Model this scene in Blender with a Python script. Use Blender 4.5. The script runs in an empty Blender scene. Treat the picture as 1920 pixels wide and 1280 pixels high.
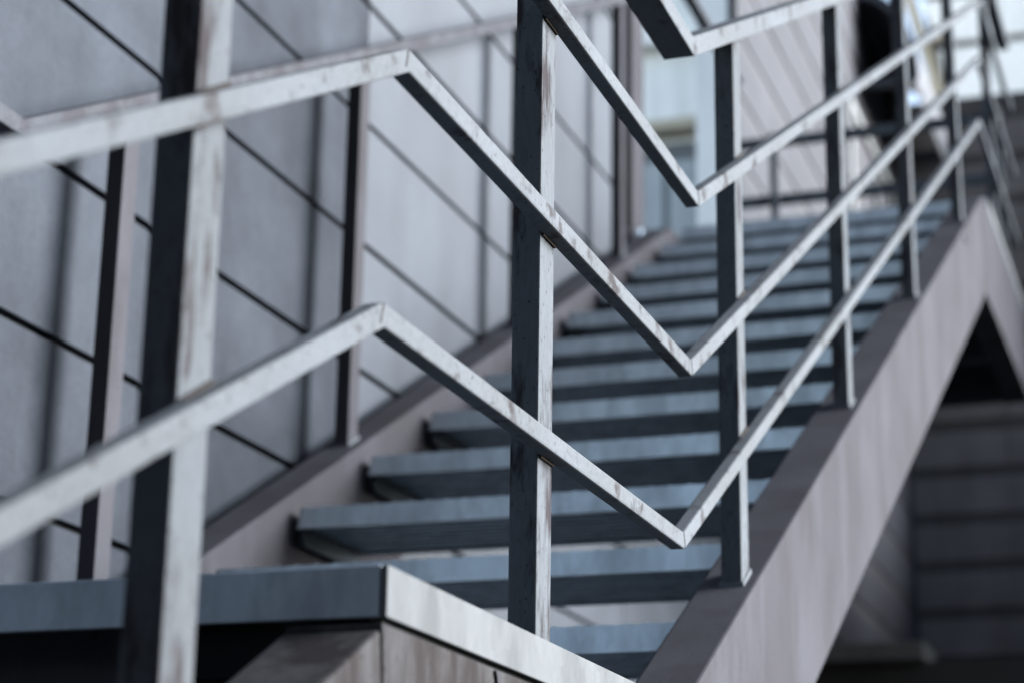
import bpy, bmesh, math, random
from mathutils import Matrix, Vector
random.seed(7)
C = bpy.context.scene
col = C.collection
U = 0.62                      # metres per drawing unit
GZ = -2.3                     # ground level in drawing units
def W(x, y, z): return Vector((x*U, y*U, (z-GZ)*U))

# ------------------------------------------------------------------ camera
cam_d = bpy.data.cameras.new('camera'); cam = bpy.data.objects.new('camera', cam_d); col.objects.link(cam)
yaw, pitch, roll = (math.radians(a) for a in (19.274, 16.793, 0.900))
fw = Vector((-math.sin(yaw)*math.cos(pitch), math.cos(yaw)*math.cos(pitch), math.sin(pitch)))
rt0 = Vector((math.cos(yaw), math.sin(yaw), 0)); up0 = rt0.cross(fw)
rt = math.cos(roll)*rt0 + math.sin(roll)*up0
up = -math.sin(roll)*rt0 + math.cos(roll)*up0
m = Matrix((rt, up, -fw)).transposed().to_4x4(); m.translation = W(0, 0, 0)
cam.matrix_world = m
cam_d.sensor_width = 36; cam_d.lens = 3901.2/1920*36
cam_d.clip_start = 0.05; cam_d.clip_end = 600
cam_d.dof.use_dof = True; cam_d.dof.focus_distance = 3.55*U; cam_d.dof.aperture_fstop = 4.5
C.camera = cam

# ------------------------------------------------------------------ light
SUN_EL, SUN_AZ = 19.0, 22.0    # elevation; azimuth turned from +X towards +Y
wd = bpy.data.worlds.new('World'); C.world = wd; wd.use_nodes = True
nt = wd.node_tree; bg = nt.nodes['Background']
sky = nt.nodes.new('ShaderNodeTexSky'); sky.sky_type = 'NISHITA'; sky.sun_disc = False
sky.sun_elevation = math.radians(SUN_EL); sky.sun_rotation = math.radians(90-SUN_AZ)
sky.air_density = 1.0; sky.dust_density = 0.6; sky.ozone_density = 1.5
hs_ = nt.nodes.new('ShaderNodeHueSaturation'); hs_.inputs['Saturation'].default_value = 0.75   # thin high cloud
nt.links.new(sky.outputs[0], hs_.inputs['Color']); nt.links.new(hs_.outputs[0], bg.inputs[0]); bg.inputs[1].default_value = 0.056
sd = bpy.data.lights.new('sun', 'SUN'); sun = bpy.data.objects.new('sun', sd); col.objects.link(sun)
sd.energy = 3.0; sd.angle = math.radians(40); sd.color = (0.94, 0.975, 1.0)
el, az = math.radians(SUN_EL), math.radians(SUN_AZ)
to_sun = Vector((math.cos(az)*math.cos(el), math.sin(az)*math.cos(el), math.sin(el)))
sun.rotation_euler = to_sun.to_track_quat('Z', 'Y').to_euler(); sun.location = W(20, 4, 14)
C.view_settings.view_transform = 'Standard'; C.view_settings.look = 'None'
C.view_settings.gamma = 1; C.view_settings.use_curve_mapping = False
C.view_settings.exposure = 3.18
C.cycles.max_bounces = 8

# ------------------------------------------------------------------ materials
def newmat(name):
    mt = bpy.data.materials.new(name); mt.use_nodes = True
    return mt, mt.node_tree.nodes, mt.node_tree.links, mt.node_tree.nodes['Principled BSDF']
def pos(N, L, scale):
    g = N.new('ShaderNodeNewGeometry'); mp = N.new('ShaderNodeMapping'); mp.inputs['Scale'].default_value = scale
    L.new(g.outputs['Position'], mp.inputs[0]); return mp.outputs[0]
def noise(N, L, scale, detail=4, rough=.6, stretch=(1, 1, 1)):
    t = N.new('ShaderNodeTexNoise'); t.inputs['Scale'].default_value = scale; t.inputs['Detail'].default_value = detail
    t.inputs['Roughness'].default_value = rough; L.new(pos(N, L, stretch), t.inputs['Vector']); return t.outputs['Fac']
def ramp(N, L, src, stops):
    r = N.new('ShaderNodeValToRGB'); e = r.color_ramp.elements
    while len(e) < len(stops): e.new(.5)
    for k, (p, c) in enumerate(stops):
        e[k].position = p; e[k].color = (c if isinstance(c, tuple) else (c, c, c)) + (1,)
    L.new(src, r.inputs[0]); return r.outputs[0]
def mix(N, L, f, a, b, mode='MIX'):
    x = N.new('ShaderNodeMix'); x.data_type = 'RGBA'; x.blend_type = mode
    for s, v in ((x.inputs[0], f), (x.inputs[6], a), (x.inputs[7], b)):
        if hasattr(v, 'is_linked'): L.new(v, s)
        elif isinstance(v, tuple): s.default_value = v + (1,)
        else: s.default_value = v
    return x.outputs[2]
def bump(N, L, P, src, strength, dist=.002):
    b = N.new('ShaderNodeBump'); b.inputs['Strength'].default_value = strength; b.inputs['Distance'].default_value = dist
    L.new(src, b.inputs['Height']); L.new(b.outputs[0], P.inputs['Normal'])

def steel_paint(name, base, chalk, cover, rough=.6, spec=.01, streak=(1, 1, .18), scale=16, edge=.05, lo=.82):
    """dark brown paint gone chalky in patches"""
    mt, N, L, P = newmat(name)
    n1 = noise(N, L, scale, 5, .65, streak); n2 = noise(N, L, scale*7, 3, .6, streak); n3 = noise(N, L, 5, 2, .5)
    f = ramp(N, L, n1, [(.5+(cover-.5)*.55-edge, 1.0), (.5+(cover-.5)*.55+edge, 0.0)])
    fine = ramp(N, L, n2, [(.35, lo), (.7, 1.0)])
    c = mix(N, L, f, base, chalk)
    c = mix(N, L, 1.0, c, fine, 'MULTIPLY')
    chip = noise(N, L, 210, 2, .5, (1, 1, .7))
    c = mix(N, L, ramp(N, L, chip, [(.66, 0.0), (.70, .75)]), c, tuple(v*.55 for v in base))
    tone = ramp(N, L, n3, [(.3, (.86, .84, .84)), (.7, (1.0, 1.0, 1.03))])
    c = mix(N, L, 1.0, c, tone, 'MULTIPLY')
    L.new(c, P.inputs['Base Color'])
    L.new(ramp(N, L, n2, [(.3, rough), (.75, rough+.15)]), P.inputs['Roughness'])
    P.inputs['Specular IOR Level'].default_value = spec
    bump(N, L, P, n2, .12, .0015)
    return mt
M = {}
M['rail'] = steel_paint('worn_rail_paint', (.0410, .0385, .0395), (.0893, .0965, .1030), .69, streak=(1, 1, 1), scale=23, edge=.06)
M['post'] = steel_paint('worn_post_paint', (0.0311, 0.0280, 0.0296), (0.0778, 0.0848, 0.0909), .64, scale=30, streak=(1, 1, .22))
M['stringer'] = steel_paint('brown_stringer_paint', (.0400, .0388, .0425), (.0462, .0460, .0510), .5, streak=(1, 1, .3), scale=6, lo=.93)
M['pale'] = steel_paint('pale_handrail_paint', (0.0430, 0.0430, 0.0481), (0.0546, 0.0572, 0.0629), .5, scale=14, streak=(1, 1, .8))
M['fascia'] = steel_paint('stained_fascia_paint', (0.0259, 0.0234, 0.0230), (0.0490, 0.0482, 0.0490), .50, streak=(1, 1, .22), scale=20, edge=.08)

def galv(name, base, rough, metal, spec=.5):
    mt, N, L, P = newmat(name)
    v = N.new('ShaderNodeTexVoronoi'); v.inputs['Scale'].default_value = 70; L.new(pos(N, L, (1, 1, .6)), v.inputs['Vector'])
    n = noise(N, L, 18, 4, .6, (1, 1, .35)); n2 = noise(N, L, 160, 2)
    c = mix(N, L, ramp(N, L, v.outputs['Color'], [(.1, 0.0), (.9, .5)]), tuple(b*.86 for b in base), tuple(min(1, b*1.1) for b in base))
    c = mix(N, L, 1.0, c, ramp(N, L, n, [(.3, .72), (.6, 1.0)]), 'MULTIPLY')
    L.new(c, P.inputs['Base Color']); P.inputs['Metallic'].default_value = metal; P.inputs['Specular IOR Level'].default_value = spec
    L.new(ramp(N, L, n, [(.3, rough+.12), (.7, rough)]), P.inputs['Roughness']); bump(N, L, P, n2, .15, .001)
    return mt
M['galv'] = galv('galvanised_steel', (.62, .70, .75), .40, .92)
M['galv_flat'] = galv('dull_galvanised_flat', (.30, .325, .35), .5, .8)
M['strip'] = galv('scuffed_edge_strip', (0.0828, 0.0864, 0.0900), .65, 0.0, .1)
M['galv_dark'] = galv('dull_galvanised_grating', (.34, .42, .50), .45, .6)

def panel_mat(name, base, rough, spec=.5, sc=3.0, amp=.25):
    mt, N, L, P = newmat(name)
    n = noise(N, L, sc, 6, .62); n2 = noise(N, L, 90, 3, .7); n3 = noise(N, L, 7, 3, .5, (1, 1, .1))
    c = mix(N, L, ramp(N, L, n, [(.3, 0.0), (.72, 1.0)]), tuple(b*(1-amp) for b in base), tuple(b*(1+amp*.5) for b in base))
    c = mix(N, L, 1.0, c, ramp(N, L, n2, [(.3, .85), (.6, 1.0)]), 'MULTIPLY')
    c = mix(N, L, 1.0, c, ramp(N, L, n3, [(.35, .86), (.55, 1.0)]), 'MULTIPLY')
    L.new(c, P.inputs['Base Color']); P.inputs['Roughness'].default_value = rough
    P.inputs['Specular IOR Level'].default_value = spec; bump(N, L, P, n2, .1, .001)
    return mt
M['plate'] = panel_mat('shaded_tread_plate', (.035, .045, .055), .7, .1)  # dark base puts shade into the tread sheets and end plates
M['weld2'] = panel_mat('painted_weld', (.055, .053, .054), .7, .1)
M['gap_shade'] = panel_mat('gap_shade_black', (.008, .008, .009), .9, .05)
M['weld'] = panel_mat('rusty_weld', (.030, .024, .021), .8, .1)
M['clad'] = panel_mat('grey_fibre_cement', (.0435, .0488, .0585), .55, .13, sc=2.2, amp=.25)
M['clad_shaded'] = panel_mat('grey_fibre_cement_shaded', (.0345, .0385, .0465), .8, .03, sc=2.6, amp=.4)  # darker copy of the cladding, stands in for weaker light at left
M['seam'] = panel_mat('seam_backing', (.026, .029, .031), .8, .2)
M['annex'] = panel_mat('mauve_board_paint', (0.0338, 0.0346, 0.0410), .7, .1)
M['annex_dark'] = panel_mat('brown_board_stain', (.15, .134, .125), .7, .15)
M['annex_gap'] = panel_mat('board_gap_lining', (.035, .0345, .040), .8, .2)
M['white'] = panel_mat('white_render', (.88, .88, .87), .7, amp=.08)
M['frame'] = panel_mat('pale_frame_paint', (0.0936, 0.1008, 0.1044), .5, amp=.05)
M['tan'] = panel_mat('tan_trim_paint', (.42, .37, .28), .6, amp=.1)
M['slate'] = panel_mat('dark_coated_metal', (.03, .032, .04), .45)
M['canopy'] = panel_mat('weathered_canopy_sheet', (.085, .088, .10), .6, .2)
M['groove'] = panel_mat('groove_sealant', (.09, .085, .075), .8)
M['back_gap'] = panel_mat('stained_gap_lining', (.075, .068, .064), .8, .1)
M['concrete'] = panel_mat('old_concrete', (.10, .094, .082), .85)
M['ground'] = panel_mat('asphalt_ground', (0.0144, 0.0144, 0.0151), .9, .2, sc=1.2)
M['soil'] = panel_mat('dark_planting_soil', (.03, .028, .024), .95)
M['blocker'] = panel_mat('dark_blocker_plaster', (0.0203, 0.0203, 0.0225), .8, .2)
def glass_mat():
    mt, N, L, P = newmat('window_glass'); P.inputs['Base Color'].default_value = (.045, .058, .065, 1); P.inputs['Roughness'].default_value = .08
    P.inputs['Specular IOR Level'].default_value = .8; return mt
M['glass'] = glass_mat()
M['glass_pale'] = panel_mat('pale_sheer_window', (.36, .39, .40), .2, .6, amp=.1)

# ------------------------------------------------------------------ mesh helpers (drawing units in, metres out)
class MB:
    def __init__(s): s.bm = bmesh.new()
    def prism(s, prof, x0, x1, bev=0, axis='X'):
        """closed (y,z) profile swept along X (or (x,z) along Y)"""
        f = (lambda a, b, t: (t, a, b)) if axis == 'X' else (lambda a, b, t: (a, t, b))
        tb = bmesh.new()
        A = [tb.verts.new(f(a, b, x0)) for a, b in prof]; B = [tb.verts.new(f(a, b, x1)) for a, b in prof]
        n = len(prof)
        tb.faces.new(A); tb.faces.new(B[::-1])
        for i in range(n): tb.faces.new((A[i], B[i], B[(i+1) % n], A[(i+1) % n]))
        s._add(tb, bev)
    def box(s, x0, x1, y0, y1, z0, z1, bev=0):
        s.prism([(y0, z0), (y1, z0), (y1, z1), (y0, z1)], x0, x1, bev)
    def cyl(s, p, r, h, axis='X', n=14):
        tb = bmesh.new()
        bmesh.ops.create_cone(tb, cap_ends=True, segments=n, radius1=r, radius2=r*.92, depth=h)
        R = Matrix.Rotation(math.pi/2, 4, 'Y') if axis == 'X' else (Matrix.Rotation(math.pi/2, 4, 'X') if axis == 'Y' else Matrix.Identity(4))
        bmesh.ops.transform(tb, matrix=Matrix.Translation(p) @ R, verts=tb.verts)
        s._add(tb, 0)
    def _add(s, tb, bev):
        bmesh.ops.recalc_face_normals(tb, faces=tb.faces)
        if bev:
            bmesh.ops.bevel(tb, geom=tb.edges[:], offset=bev, offset_type='OFFSET', segments=2, profile=.6, affect='EDGES', clamp_overlap=True)
        me = bpy.data.meshes.new('t'); tb.to_mesh(me); tb.free(); s.bm.from_mesh(me); bpy.data.meshes.remove(me)
    def build(s, name, mat, parent=None, at=None, label=None, kind=None):
        """link as one object; its origin is the parent's (or `at`)"""
        o0 = Vector(at) if at is not None else (Vector(parent['_o']) if parent is not None else Vector((0, 0, GZ)))
        po = Vector(parent['_o']) if parent is not None else Vector((0, 0, GZ))
        for v in s.bm.verts: v.co = (v.co - o0)*U
        me = bpy.data.meshes.new(name); s.bm.to_mesh(me); s.bm.free(); me.materials.append(mat)
        o = bpy.data.objects.new(name, me); col.objects.link(o)
        o['_o'] = tuple(o0)
        if parent is not None: o.parent = parent
        o.location = (o0-po)*U
        if label: o['label'] = label
        if kind: o['kind'] = kind
        return o
def thing(name, label, cat, at, group=None):
    o = bpy.data.objects.new(name, None); col.objects.link(o); o.location = W(*at); o['_o'] = tuple(at)
    o.empty_display_size = .1; o['label'] = label; o['category'] = cat
    if group: o['group'] = group
    return o
def tag(o, label, cat, group=None):
    o['label'] = label; o['category'] = cat
    if group: o['group'] = group
    return o
def struct(o): o['kind'] = 'structure'; return o
def copy_tree(o, d, parent=None):
    c = o.copy(); col.objects.link(c); c.parent = parent if parent else o.parent
    if d is not None: c.location = o.location + d
    for ch in list(o.children): copy_tree(ch, None, c)
    return c
def offset_poly(pts, d):
    """open polyline (y,z) moved sideways by d with mitred corners"""
    out = []
    for i, p in enumerate(pts):
        p = Vector(p); ns = []
        if i > 0: t = (p-Vector(pts[i-1])).normalized(); ns.append(Vector((-t.y, t.x)))
        if i < len(pts)-1: t = (Vector(pts[i+1])-p).normalized(); ns.append(Vector((-t.y, t.x)))
        n = sum(ns, Vector((0, 0))).normalized(); k = d/max(.3, n.dot(ns[0])); out.append(tuple(p+n*k))
    return out
def band(pts_top, h):
    return list(pts_top) + offset_poly(pts_top, -h)[::-1]

S = .5358                      # stair pitch (rise over going)
RISE, GO = .277, .517
NY, NZ = 4.449, .741           # first nosing of the upper flight
L1 = .484; L2 = NZ+11*RISE     # landing tops
XO, XI = -1.0, -1.134          # right stringer
XL, XLI = -2.735, -2.60        # left stringer

# ------------------------------------------------------------------ ground and terraces (setting)
b = MB(); b.box(-160, 160, -160, 160, GZ-.4, GZ); struct(b.build('ground', M['ground']))
b = MB(); b.prism([(13.4, GZ+.01), (60, GZ+.01), (60, 2.9), (20.4, 2.88), (13.4, 1.86)], -30, 8); struct(b.build('terrace', M['soil']))

# ------------------------------------------------------------------ left clad wall
WX = -2.805
wall = thing('clad_wall', 'grey panel clad wall with dark horizontal seams behind the far handrail', 'wall', (WX-.2, 4.8, GZ))
b = MB(); b.box(WX-.6, WX-.034, 3.031, 9.75, GZ+.01, 10.5); b.build('wall_core', M['seam'], wall)
zs = [1.534+.4605*k for k in range(-8, 19)]
ycut = [3.03, 6.385, 9.755, 12.9]
b = MB(); b.box(WX-.6, WX-.034, 9.751, 12.9, GZ+.01, 3.7); b.build('low_core', M['seam'], wall)
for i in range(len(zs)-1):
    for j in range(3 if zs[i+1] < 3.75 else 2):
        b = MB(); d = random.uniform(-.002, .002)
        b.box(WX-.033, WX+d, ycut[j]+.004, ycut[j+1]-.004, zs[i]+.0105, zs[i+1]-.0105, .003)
        b.build('panel', M['clad' if j else 'clad_shaded'], wall)
colm = thing('steel_column', 'pinkish brown steel column closing the end of the grey wall', 'column', (-2.87, 9.92, 3.2))
b = MB(); b.box(-2.80, -2.765, 9.757, 10.0, 3.2, 9.5, .006); b.build('cover_plate', M['stringer'], colm)
b = MB(); b.box(-2.92, -2.801, 9.757, 10.0, 3.78, 9.5); b.build('shaft', M['stringer'], colm)
b = MB(); b.cyl((-2.755, 9.86, 3.66), .045, .03); b.build('bolt', M['galv_dark'], colm)

# ------------------------------------------------------------------ stair flights
def stringer(pts, x0, x1, depth):
    """band under a top line, ends cut plumb"""
    (ya, za), (yb, zb) = pts
    return [(ya, za), (yb, zb), (yb, zb-depth), (ya, za-depth)]
def ztop(y): return .843+S*(y-4.556)
def ztop_low(y): return L1-.072 + S*(y-2.40)
FD = .118                       # landing fascia etc.
# upper flight
fl = thing('stair_flight', 'upper flight of galvanised open treads between brown sloping stringers', 'stair flight', (-1.87, 6.9, GZ))
ykn, yap = 3.776, 9.93          # where the sloping top meets the landings' fascias
dv = .495
yb0, yb1 = 3.70, 9.84
for x0, x1 in ((XI, XO), (XL, XLI)):
    b = MB(); b.prism([(ykn, ztop(ykn)), (yap, ztop(yap)), (yb1, ztop(yb1)-dv), (yb0, ztop(yb0)-dv)], x0, x1, .006)
    so = b.build('stringer', M['stringer'], fl)
    if x1 == XO:
        b = MB(); b.cyl((XO+.004, 9.02, ztop(9.02)-.05), .02, .01); b.build('bolt', M['rail'], so)
def make_tread(y, z, parent):
    xa, xb, dp = -2.565, -1.15, .44
    b = MB(); b.box(xa+.013, xb-.013, y+dp-.012, y+dp, z-.062, z-.002); t = b.build('tread', M['galv_dark'], parent, at=(-1.87, y, z))
    b = MB(); b.box(xa+.010, xb-.010, y+.007, y+dp-.013, z-.046, z-.036); b.build('light_stop_plate', M['plate'], t)  # solid sheet added to stop light falling through the grating
    b = MB(); k = 0
    while y+.02+k*.05 < y+dp-.03:
        yy = y+.02+k*.05
        b.box(xa+.012, xb-.012, yy, yy+.012, z-.0575, z-.0445); k += 1
    b.build('bearing_bars', M['galv_dark'], t, kind='stuff')
    # nosing plate with a serrated upper edge
    prof = [(xa-.012, z-.062), (xb+.012, z-.062)]; nt_ = 26; w = (xb-xa+.024)/nt_
    for q in range(nt_):
        x = xb+.012-q*w
        prof += [(x, z-.001), (x-w*.34, z-.001), (x-w*.42, z+.0014), (x-w*.58, z+.0014), (x-w*.66, z-.001)]
    b = MB(); b.prism(prof, y-.006, y+.005, axis='Y'); b.build('nosing', M['galv'], t)
    for s, x in ((-1, xa), (1, xb)):
        b = MB(); b.prism([(y+.006, z), (y+dp, z), (y+dp, z-.112), (y+.02, z-.112), (y+.006, z-.096)], x-.008, x+.008, .003)
        b.build('end_plate', M['plate'], t)
        for yy in (y+.10, y+.34):
            b = MB(); b.cyl((x+s*.02, yy, z-.078), .016, .03); b.build('bolt', M['galv_dark'], t)
    return t
t0 = make_tread(NY, NZ, fl)
for k in range(1, 11):
    copy_tree(t0, Vector((0, k*GO*U, k*RISE*U)))

# lower flight (only its right stringer rises into the picture beside the landing)
lo = thing('stair_flight', 'lower flight with dark topped brown stringer rising to the near landing corner', 'stair flight', (-1.87, .7, GZ))
for x0, x1 in ((XI, XO), (XL, XLI)):
    b = MB(); b.prism([(-2.2, ztop_low(-2.2)), (2.383, ztop_low(2.383)), (2.452, ztop_low(2.452)-dv), (-2.2, ztop_low(-2.2)-dv)], x0, x1, .006)
    so = b.build('stringer', M['stringer'] if x1 != XO else M['fascia'], lo)
for k in range(1, 9):
    if L1-k*RISE > GZ+.05:
        tr = copy_tree(t0, None, lo)
        tr.location = (Vector((-1.87, 2.40-k*GO, L1-k*RISE))-Vector(lo['_o']))*U

# ------------------------------------------------------------------ landings
def landing(y0, y1, top, label, edge, low=False):
    ld = thing('stair_landing', label, 'stair landing', (-1.87, (y0+y1)/2, GZ))
    b = MB(); b.box(-2.59, XI-.01, y0+.01, y1, top-.05, top-.004); b.build('deck', M['galv_dark'], ld)
    b = MB(); b.box(-2.60, XO-.0075, y0-.006, y0+.005, top-.0635, top+.002, .0015); b.build('nosing', M['galv_flat'] if y0 < 5 else M['galv'], ld)
    b = MB(); b.box(XO-.006, XO+.003, y0-.007, edge, top-.0640, top+.002, .002); st = b.build('edge_strip', M['strip'], ld)
    return ld, st
ld, st = landing(2.40, 3.93, L1, 'near landing edged in bright galvanised strip above stained brown fascia', 3.77)
ft = L1-.072
for x0, x1, mt in ((XI, XO, M['fascia']), (XL, XLI, M['stringer'])):
    b = MB(); b.prism([(2.388, ft), (3.77, ft), (3.694, ft-dv), (2.457, ft-dv)], x0, x1, .004); b.build('fascia', mt, ld)
b = MB(); b.box(XO-.03, XO-.014, 2.42, 3.77, ft-.02, L1-.05); b.build('shadow_gap', M['seam'], ld)
b = MB(); b.box(XI-.2, XO-.032, 2.412, 2.43, ft-.06, L1-.052); b.build('shade_filler', M['gap_shade'], ld)  # near-black sheet added to keep the slot under the landing dark
for y in (2.46, 3.1, 3.7):
    b = MB(); b.box(XLI, XI, y, y+.06, ft-.30, L1-.052); b.build('cross_beam', M['stringer'], ld)
b = MB(); b.prism([(2.80, ft-.004), (2.815, ft-.004), (2.822, ft-.022), (2.818, ft-.04), (2.808, ft-.044), (2.812, ft-.03), (2.806, ft-.014)], XO+.001, XO+.005); b.build('bent_clip', M['pale'], st)
ld2, st2 = landing(10.14, 11.98, L2, 'upper landing at the top of the treads with galvanised edge and folded fascia', 11.98)
f2 = L2-.062
for x0, x1 in ((XI, XO), (XL, XLI)):
    b = MB(); b.prism([(9.937, ztop(9.937)), (10.03, f2), (11.98, f2), (11.98, f2-.53), (9.847, ztop(9.847)-dv)], x0, x1, .006); b.build('fascia', M['stringer'], ld2)
b = MB(); b.box(XLI, XI, 10.16, 11.9, L2-.10, L2-.06); b.build('deck_plate', M['slate'], ld2)
for y in (10.18, 11.0, 11.86):
    b = MB(); b.box(XLI, XI, y, y+.1, f2-.53, L2-.11); b.build('cross_beam', M['slate'], ld2)

# ------------------------------------------------------------------ railings
RX0, RX1 = -1.03, -1.0         # bars, fixed to the outside of the posts
def rail_path(k1, k2, k3, slope=S, y0=-2.2, y1=11.95):
    (a, za), (c, zc), (e, ze) = k1, k2, k3
    return [(y0, za+slope*(y0-a)), (a, za), (c, zc), (e, ze), (y1, ze)]
POSTS = (-.36, .76, 1.881, 3.080, 4.533, 6.012, 7.545, 9.22, 10.95)
def path_z(pts, y):
    for (a, za), (c, zc) in zip(pts, pts[1:]):
        if a <= y <= c: return za+(zc-za)*(y-a)/(c-a)
rr = thing('stair_railing', 'zigzag steel railing folded over both landings on the near open side', 'railing', (-1.03, 4.0, GZ))
h = .032
for k1, k2, k3 in (((2.356, .821), (3.898, .826), (10.0, 4.165)),
                   ((2.413, 1.2025), (3.972, 1.198), (10.2, 4.60)),
                   ((2.47, 1.594), (4.046, 1.592), (10.42, 5.035))):
    b = MB(); b.prism(band(rail_path(k1, k2, k3), h), RX0, RX1, .004); ra = b.build('rail', M['rail'], rr)
    pth = rail_path(k1, k2, k3)
    for y in POSTS:
        za, zb = path_z(pth, y), path_z(pth, y+.0735); dn = h*math.hypot(1, (zb-za)/.0735)
        for o1, o2 in ((-.001, .0045), (-dn-.0045, -dn+.001)):
            b = MB(); b.prism([(y+.003, za+o1), (y+.0705, zb+o1), (y+.0705, zb+o2), (y+.003, za+o2)], RX0-.001, RX0+.005, .0012); b.build('weld_bead', M['weld'], ra)
    for (ky, kz), sg in ((k1, 1), (k2, -1), (k3, 1)):
        t_ = math.atan(S)/2*sg; b = MB(); w_ = .0016; dy, dz = math.sin(t_), math.cos(t_)
        b.prism([(ky-w_, kz-.0015), (ky+w_, kz-.0015), (ky+w_-dy*.031, kz-dz*.031), (ky-w_-dy*.031, kz-dz*.031)], RX1+.0003, RX1+.0009); b.build('weld_seam', M['weld'], ra)
b = MB(); b.prism(band(rail_path((2.52, 1.945), (4.02, 1.941), (10.6, 5.45)), .042), -1.07, XO, .003); b.build('handrail', M['rail'], rr)
def hand_z(y):
    if y < 2.52: return 1.945-.046+S*(y-2.52)
    if y < 4.02: return 1.899
    if y < 10.6: return 1.895+(5.45-1.941)/(10.6-4.02)*(y-4.02)
    return 5.406
def post(y, zf, x0, x1, zt, parent, mt, d=.0735):
    """plumb post; its foot and head follow the slopes"""
    b = MB(); b.prism([(y, zf(y)-.01), (y+d, zf(y+d)-.01), (y+d, zt(y+d)), (y, zt(y))], x0, x1, .003)
    p = b.build('post', mt, parent)
    b = MB(); z = zf(y+d); b.prism([(y-.006, zf(y-.006)-.012), (y+d+.016, zf(y+d+.016)-.012), (y+d+.004, z+.016), (y-.002, zf(y)+.008)], x0-.005, x1+.005, .003)
    b.build('weld_bead', M['rail'], p)
def foot_r(y):
    if y < 2.39: return ztop_low(y)
    if y < 3.776: return ft+.02
    if y < 9.95: return ztop(y)
    return L2-.06
for y in POSTS:
    post(y, foot_r, -1.078, -1.03, hand_z, rr, M['post'])

lr = thing('stair_railing', 'far railing with slim posts and pale handrail close to the clad wall', 'railing', (-2.67, 6.5, GZ))
lp = [(-2.2, 1.94+S*(-2.2-2.45)), (2.45, 1.94), (3.985, 1.936), (10.5, 5.42), (11.9, 5.42)]
b = MB(); b.prism(band(lp, .046), -2.705, -2.64, .003); b.build('handrail', M['pale'], lr)
def hand_l(y):
    if y < 2.45: return 1.90+S*(y-2.45)-.006
    if y < 3.985: return 1.892
    return 1.886+(5.42-1.936)/(10.5-3.985)*(y-3.985)
for y in (1.9, 2.95, 4.47, 5.985, 7.66, 9.15):
    post(y, foot_r, -2.698, -2.648, hand_l, lr, M['stringer'])
er = thing('end_railing', 'dark crosswise railing closing the far end of the upper landing', 'railing', (-1.87, 12.0, L2))
for z in (5.01, 4.62, 4.2):
    b = MB(); b.box(-2.72, -1.085, 11.985, 12.02, z-.045, z+.02, .003); b.build('rail', M['post'], er)
for x in (-2.49, -1.12):
    b = MB(); b.box(x, x+.045, 11.93, 11.984, L2-.04, 5.03, .003); b.build('post', M['post'], er)

# ------------------------------------------------------------------ annex with boarded walls in the far corner
AX, AY, AZ = -2.9, 20.5, 1.50
an = thing('boarded_annex', 'long boarded building with dark gaps meeting in a corner beyond the landing', 'building', (AX-1, 17, AZ))
b = MB(); b.box(AX-.27, AX-.014, 12.95, AY+.06, AZ, 9.7); b.build('side_core', M['annex_gap'], an)
b = MB(); b.box(AX-.3, AX-.062, 12.9, 12.948, AZ, 9.7, .005); b.build('corner_board', M['white'], an)
b = MB(); b.box(AX-.02, .5, AY+.014, AY+2.5, AZ, 8.8); b.build('back_core', M['back_gap'], an)
k = 0; z = 1.567
while z < 9.5:
    segs = [(12.89, 20.49)]
    if 6.35 < z+.2 < 7.6: segs = [(12.89, 17.35), (19.85, 20.49)]
    for y0, y1 in segs:
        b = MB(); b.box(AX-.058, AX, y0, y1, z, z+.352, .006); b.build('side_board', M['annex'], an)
    if z < 8.6:
        for x0, x1 in ((AX+.002, -1.95), (-1.942, .45)):
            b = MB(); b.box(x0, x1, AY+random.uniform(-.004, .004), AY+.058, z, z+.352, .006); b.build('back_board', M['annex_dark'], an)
    z += .47; k += 1
b = MB(); b.box(AX-.045, AX-.025, 17.36, 19.84, 6.42, 7.62); wf = b.build('window', M['glass'], an)
for y0, y1, z0, z1 in ((17.36, 17.48, 6.42, 7.62), (19.72, 19.84, 6.42, 7.62), (17.482, 19.718, 6.42, 6.52), (17.482, 19.718, 7.52, 7.62), (18.75, 18.84, 6.522, 7.518)):
    b = MB(); b.box(AX-.022, AX+.03, y0, y1, z0, z1, .004); b.build('frame_bar', M['frame'], wf)
b = MB(); b.box(AX+.003, AX+.12, 20.0, 20.42, 6.1, 9.6, .01); b.build('downpipe_casing', M['annex_dark'], an)

cp = thing('entrance_canopy', 'dark curved canopy jutting out above the annex window', 'canopy', (-2.7, 19, 8.2))
pr = []
for q in range(9):
    a = math.radians(90*q/8); pr.append((AX+.02+.55*math.sin(a), 8.0+.95*math.cos(a)))
pr2 = [(x-(x-AX)*.08, z_-.09) for x, z_ in pr]
b = MB(); b.prism(pr+pr2[::-1], 18.0, 20.2, axis='Y'); b.build('shell', M['canopy'], cp)
for y in (18.1, 20.05):
    b = MB(); b.box(AX+.02, AX+.5, y, y+.07, 7.98, 8.06); b.build('arm', M['slate'], cp)

rw = thing('retaining_wall', 'low dark retaining wall with pale coping at the foot of the annex', 'wall', (-1.2, 13.2, GZ))
b = MB(); b.box(-3.2, 4.5, 13.0, 13.38, GZ+.01, 1.86); b.build('wall', M['soil'], rw)
b = MB(); b.box(-3.2, -1.80, 12.9, 13.45, 1.865, 1.98, .01); b.build('coping', M['concrete'], rw)

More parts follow.
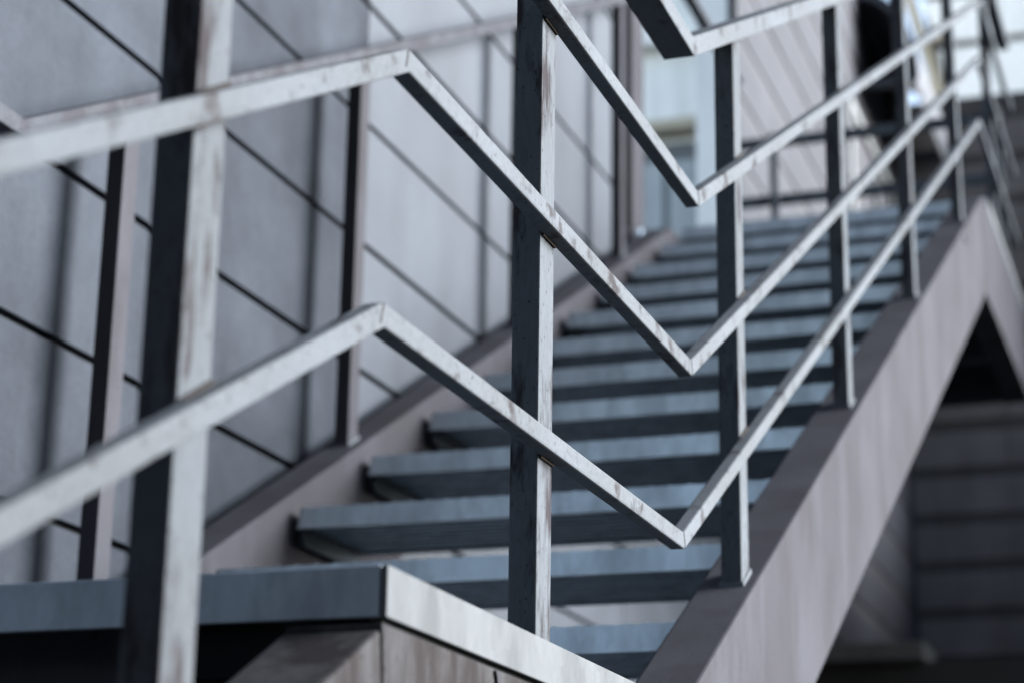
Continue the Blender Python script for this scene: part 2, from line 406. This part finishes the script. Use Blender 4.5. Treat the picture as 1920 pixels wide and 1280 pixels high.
# ------------------------------------------------------------------ pale buildings farther off
hs = thing('white_house', 'white house with ledges and a grey window seen past the end of the clad wall', 'building', (-6.5, 24, AZ))
HY = 22.0
b = MB(); b.box(-10, -4.0, HY+.1, HY+4, AZ, 14); b.build('wall', M['white'], hs)
b = MB(); b.box(-9.8, -5.36, HY-.12, HY+.08, 9.42, 9.56, .01); b.build('ledge', M['tan'], hs)
b = MB(); b.box(-9.8, -5.5, HY-.1, HY+.08, 10.55, 10.68, .01); b.build('ledge', M['white'], hs)
b = MB(); b.box(-9.8, -5.40, HY-.02, HY+.06, 7.6, 9.28); w1 = b.build('window', M['frame'], hs)
for x0, x1 in ((-9.7, -7.6), (-7.5, -5.85), (-5.77, -5.45)):
    b = MB(); b.box(x0, x1, HY-.04, HY-.025, 7.65, 9.05); b.build('pane', M['glass_pale'], w1)
b = MB(); b.box(-5.36, -5.15, HY-.2, HY+.08, AZ, 14); b.build('pilaster', M['white'], hs)

up_b = thing('banded_building', 'pale building of wide white bands rising above the dark boarded wall', 'building', (-1, 25, AZ))
BY = 24.0
b = MB(); b.box(-3.0, .5, BY+.06, BY+4, AZ, 14.5); b.build('wall', M['groove'], up_b)
zz = [9.9, 11.02, 11.70, 12.4, 13.1]
for i in range(4):
    b = MB(); l0 = -3.05+.02*i
    b.prism([(-2.72-.16*i, zz[i]+.05), (.5, zz[i]+.05), (.5, zz[i+1]-.05), (-2.72-.16*i-.14, zz[i+1]-.05)], BY, BY+.058, .008, 'Y'); b.build('band', M['white'], up_b)
b = MB(); b.prism([(-2.90, 10.2), (-2.76, 10.2), (-3.42, 13.0), (-3.56, 13.0)], BY-.06, BY-.002, axis='Y'); b.build('edge_trim', M['tan'], up_b)
lt = thing('wall_lamp', 'small dark round lamp fixed to the pale banded wall', 'lamp', (-2.86, 23.9, 11.1))
b = MB(); b.cyl((-2.86, 23.93, 11.1), .12, .11, 'Y', 18); b.build('lamp_body', M['slate'], lt)
b = MB(); b.cyl((-2.86, 23.85, 11.1), .085, .05, 'Y', 18); b.build('lamp_glass', M['tan'], lt)

# ------------------------------------------------------------------ buildings added out of view to block sun and sky
bk = thing('unseen_shade_building', 'dark plastered building added behind the camera to shade the stairs', 'building', (-5, -7, GZ))
b = MB(); b.box(-3.0, 24, -6, -1.6, GZ+.01, 11); b.build('wall', M['blocker'], bk)  # unseen mass added to hide the sky behind the camera
b = MB(); b.box(6, 10, -1.59, 3.8, GZ+.01, 3.2); b.build('sun_block_wing', M['blocker'], bk)  # added unseen to hold low sun off the near-left rails
b = MB(); b.box(-16, -3.01, -5, -1.7, GZ+.01, 2.3); b.build('dark_reflection_block', M['blocker'], bk)  # added unseen so the landing nosing mirrors something dark
sb = thing('unseen_shade_shed', 'low dark plastered shed added out of view to shade the annex', 'shed', (2.5, 18, GZ))
b = MB(); b.box(1.0, 4, 13, 24, GZ+.01, 5.2); b.build('wall', M['blocker'], sb)  # unseen block added to keep sun off the lower annex boards
b = MB(); b.box(.9, 4.1, 12.9, 24.1, 5.21, 5.34); b.build('shade_shed_roof', M['slate'], sb)

for o in bpy.data.objects:
    if '_o' in o: del o['_o']
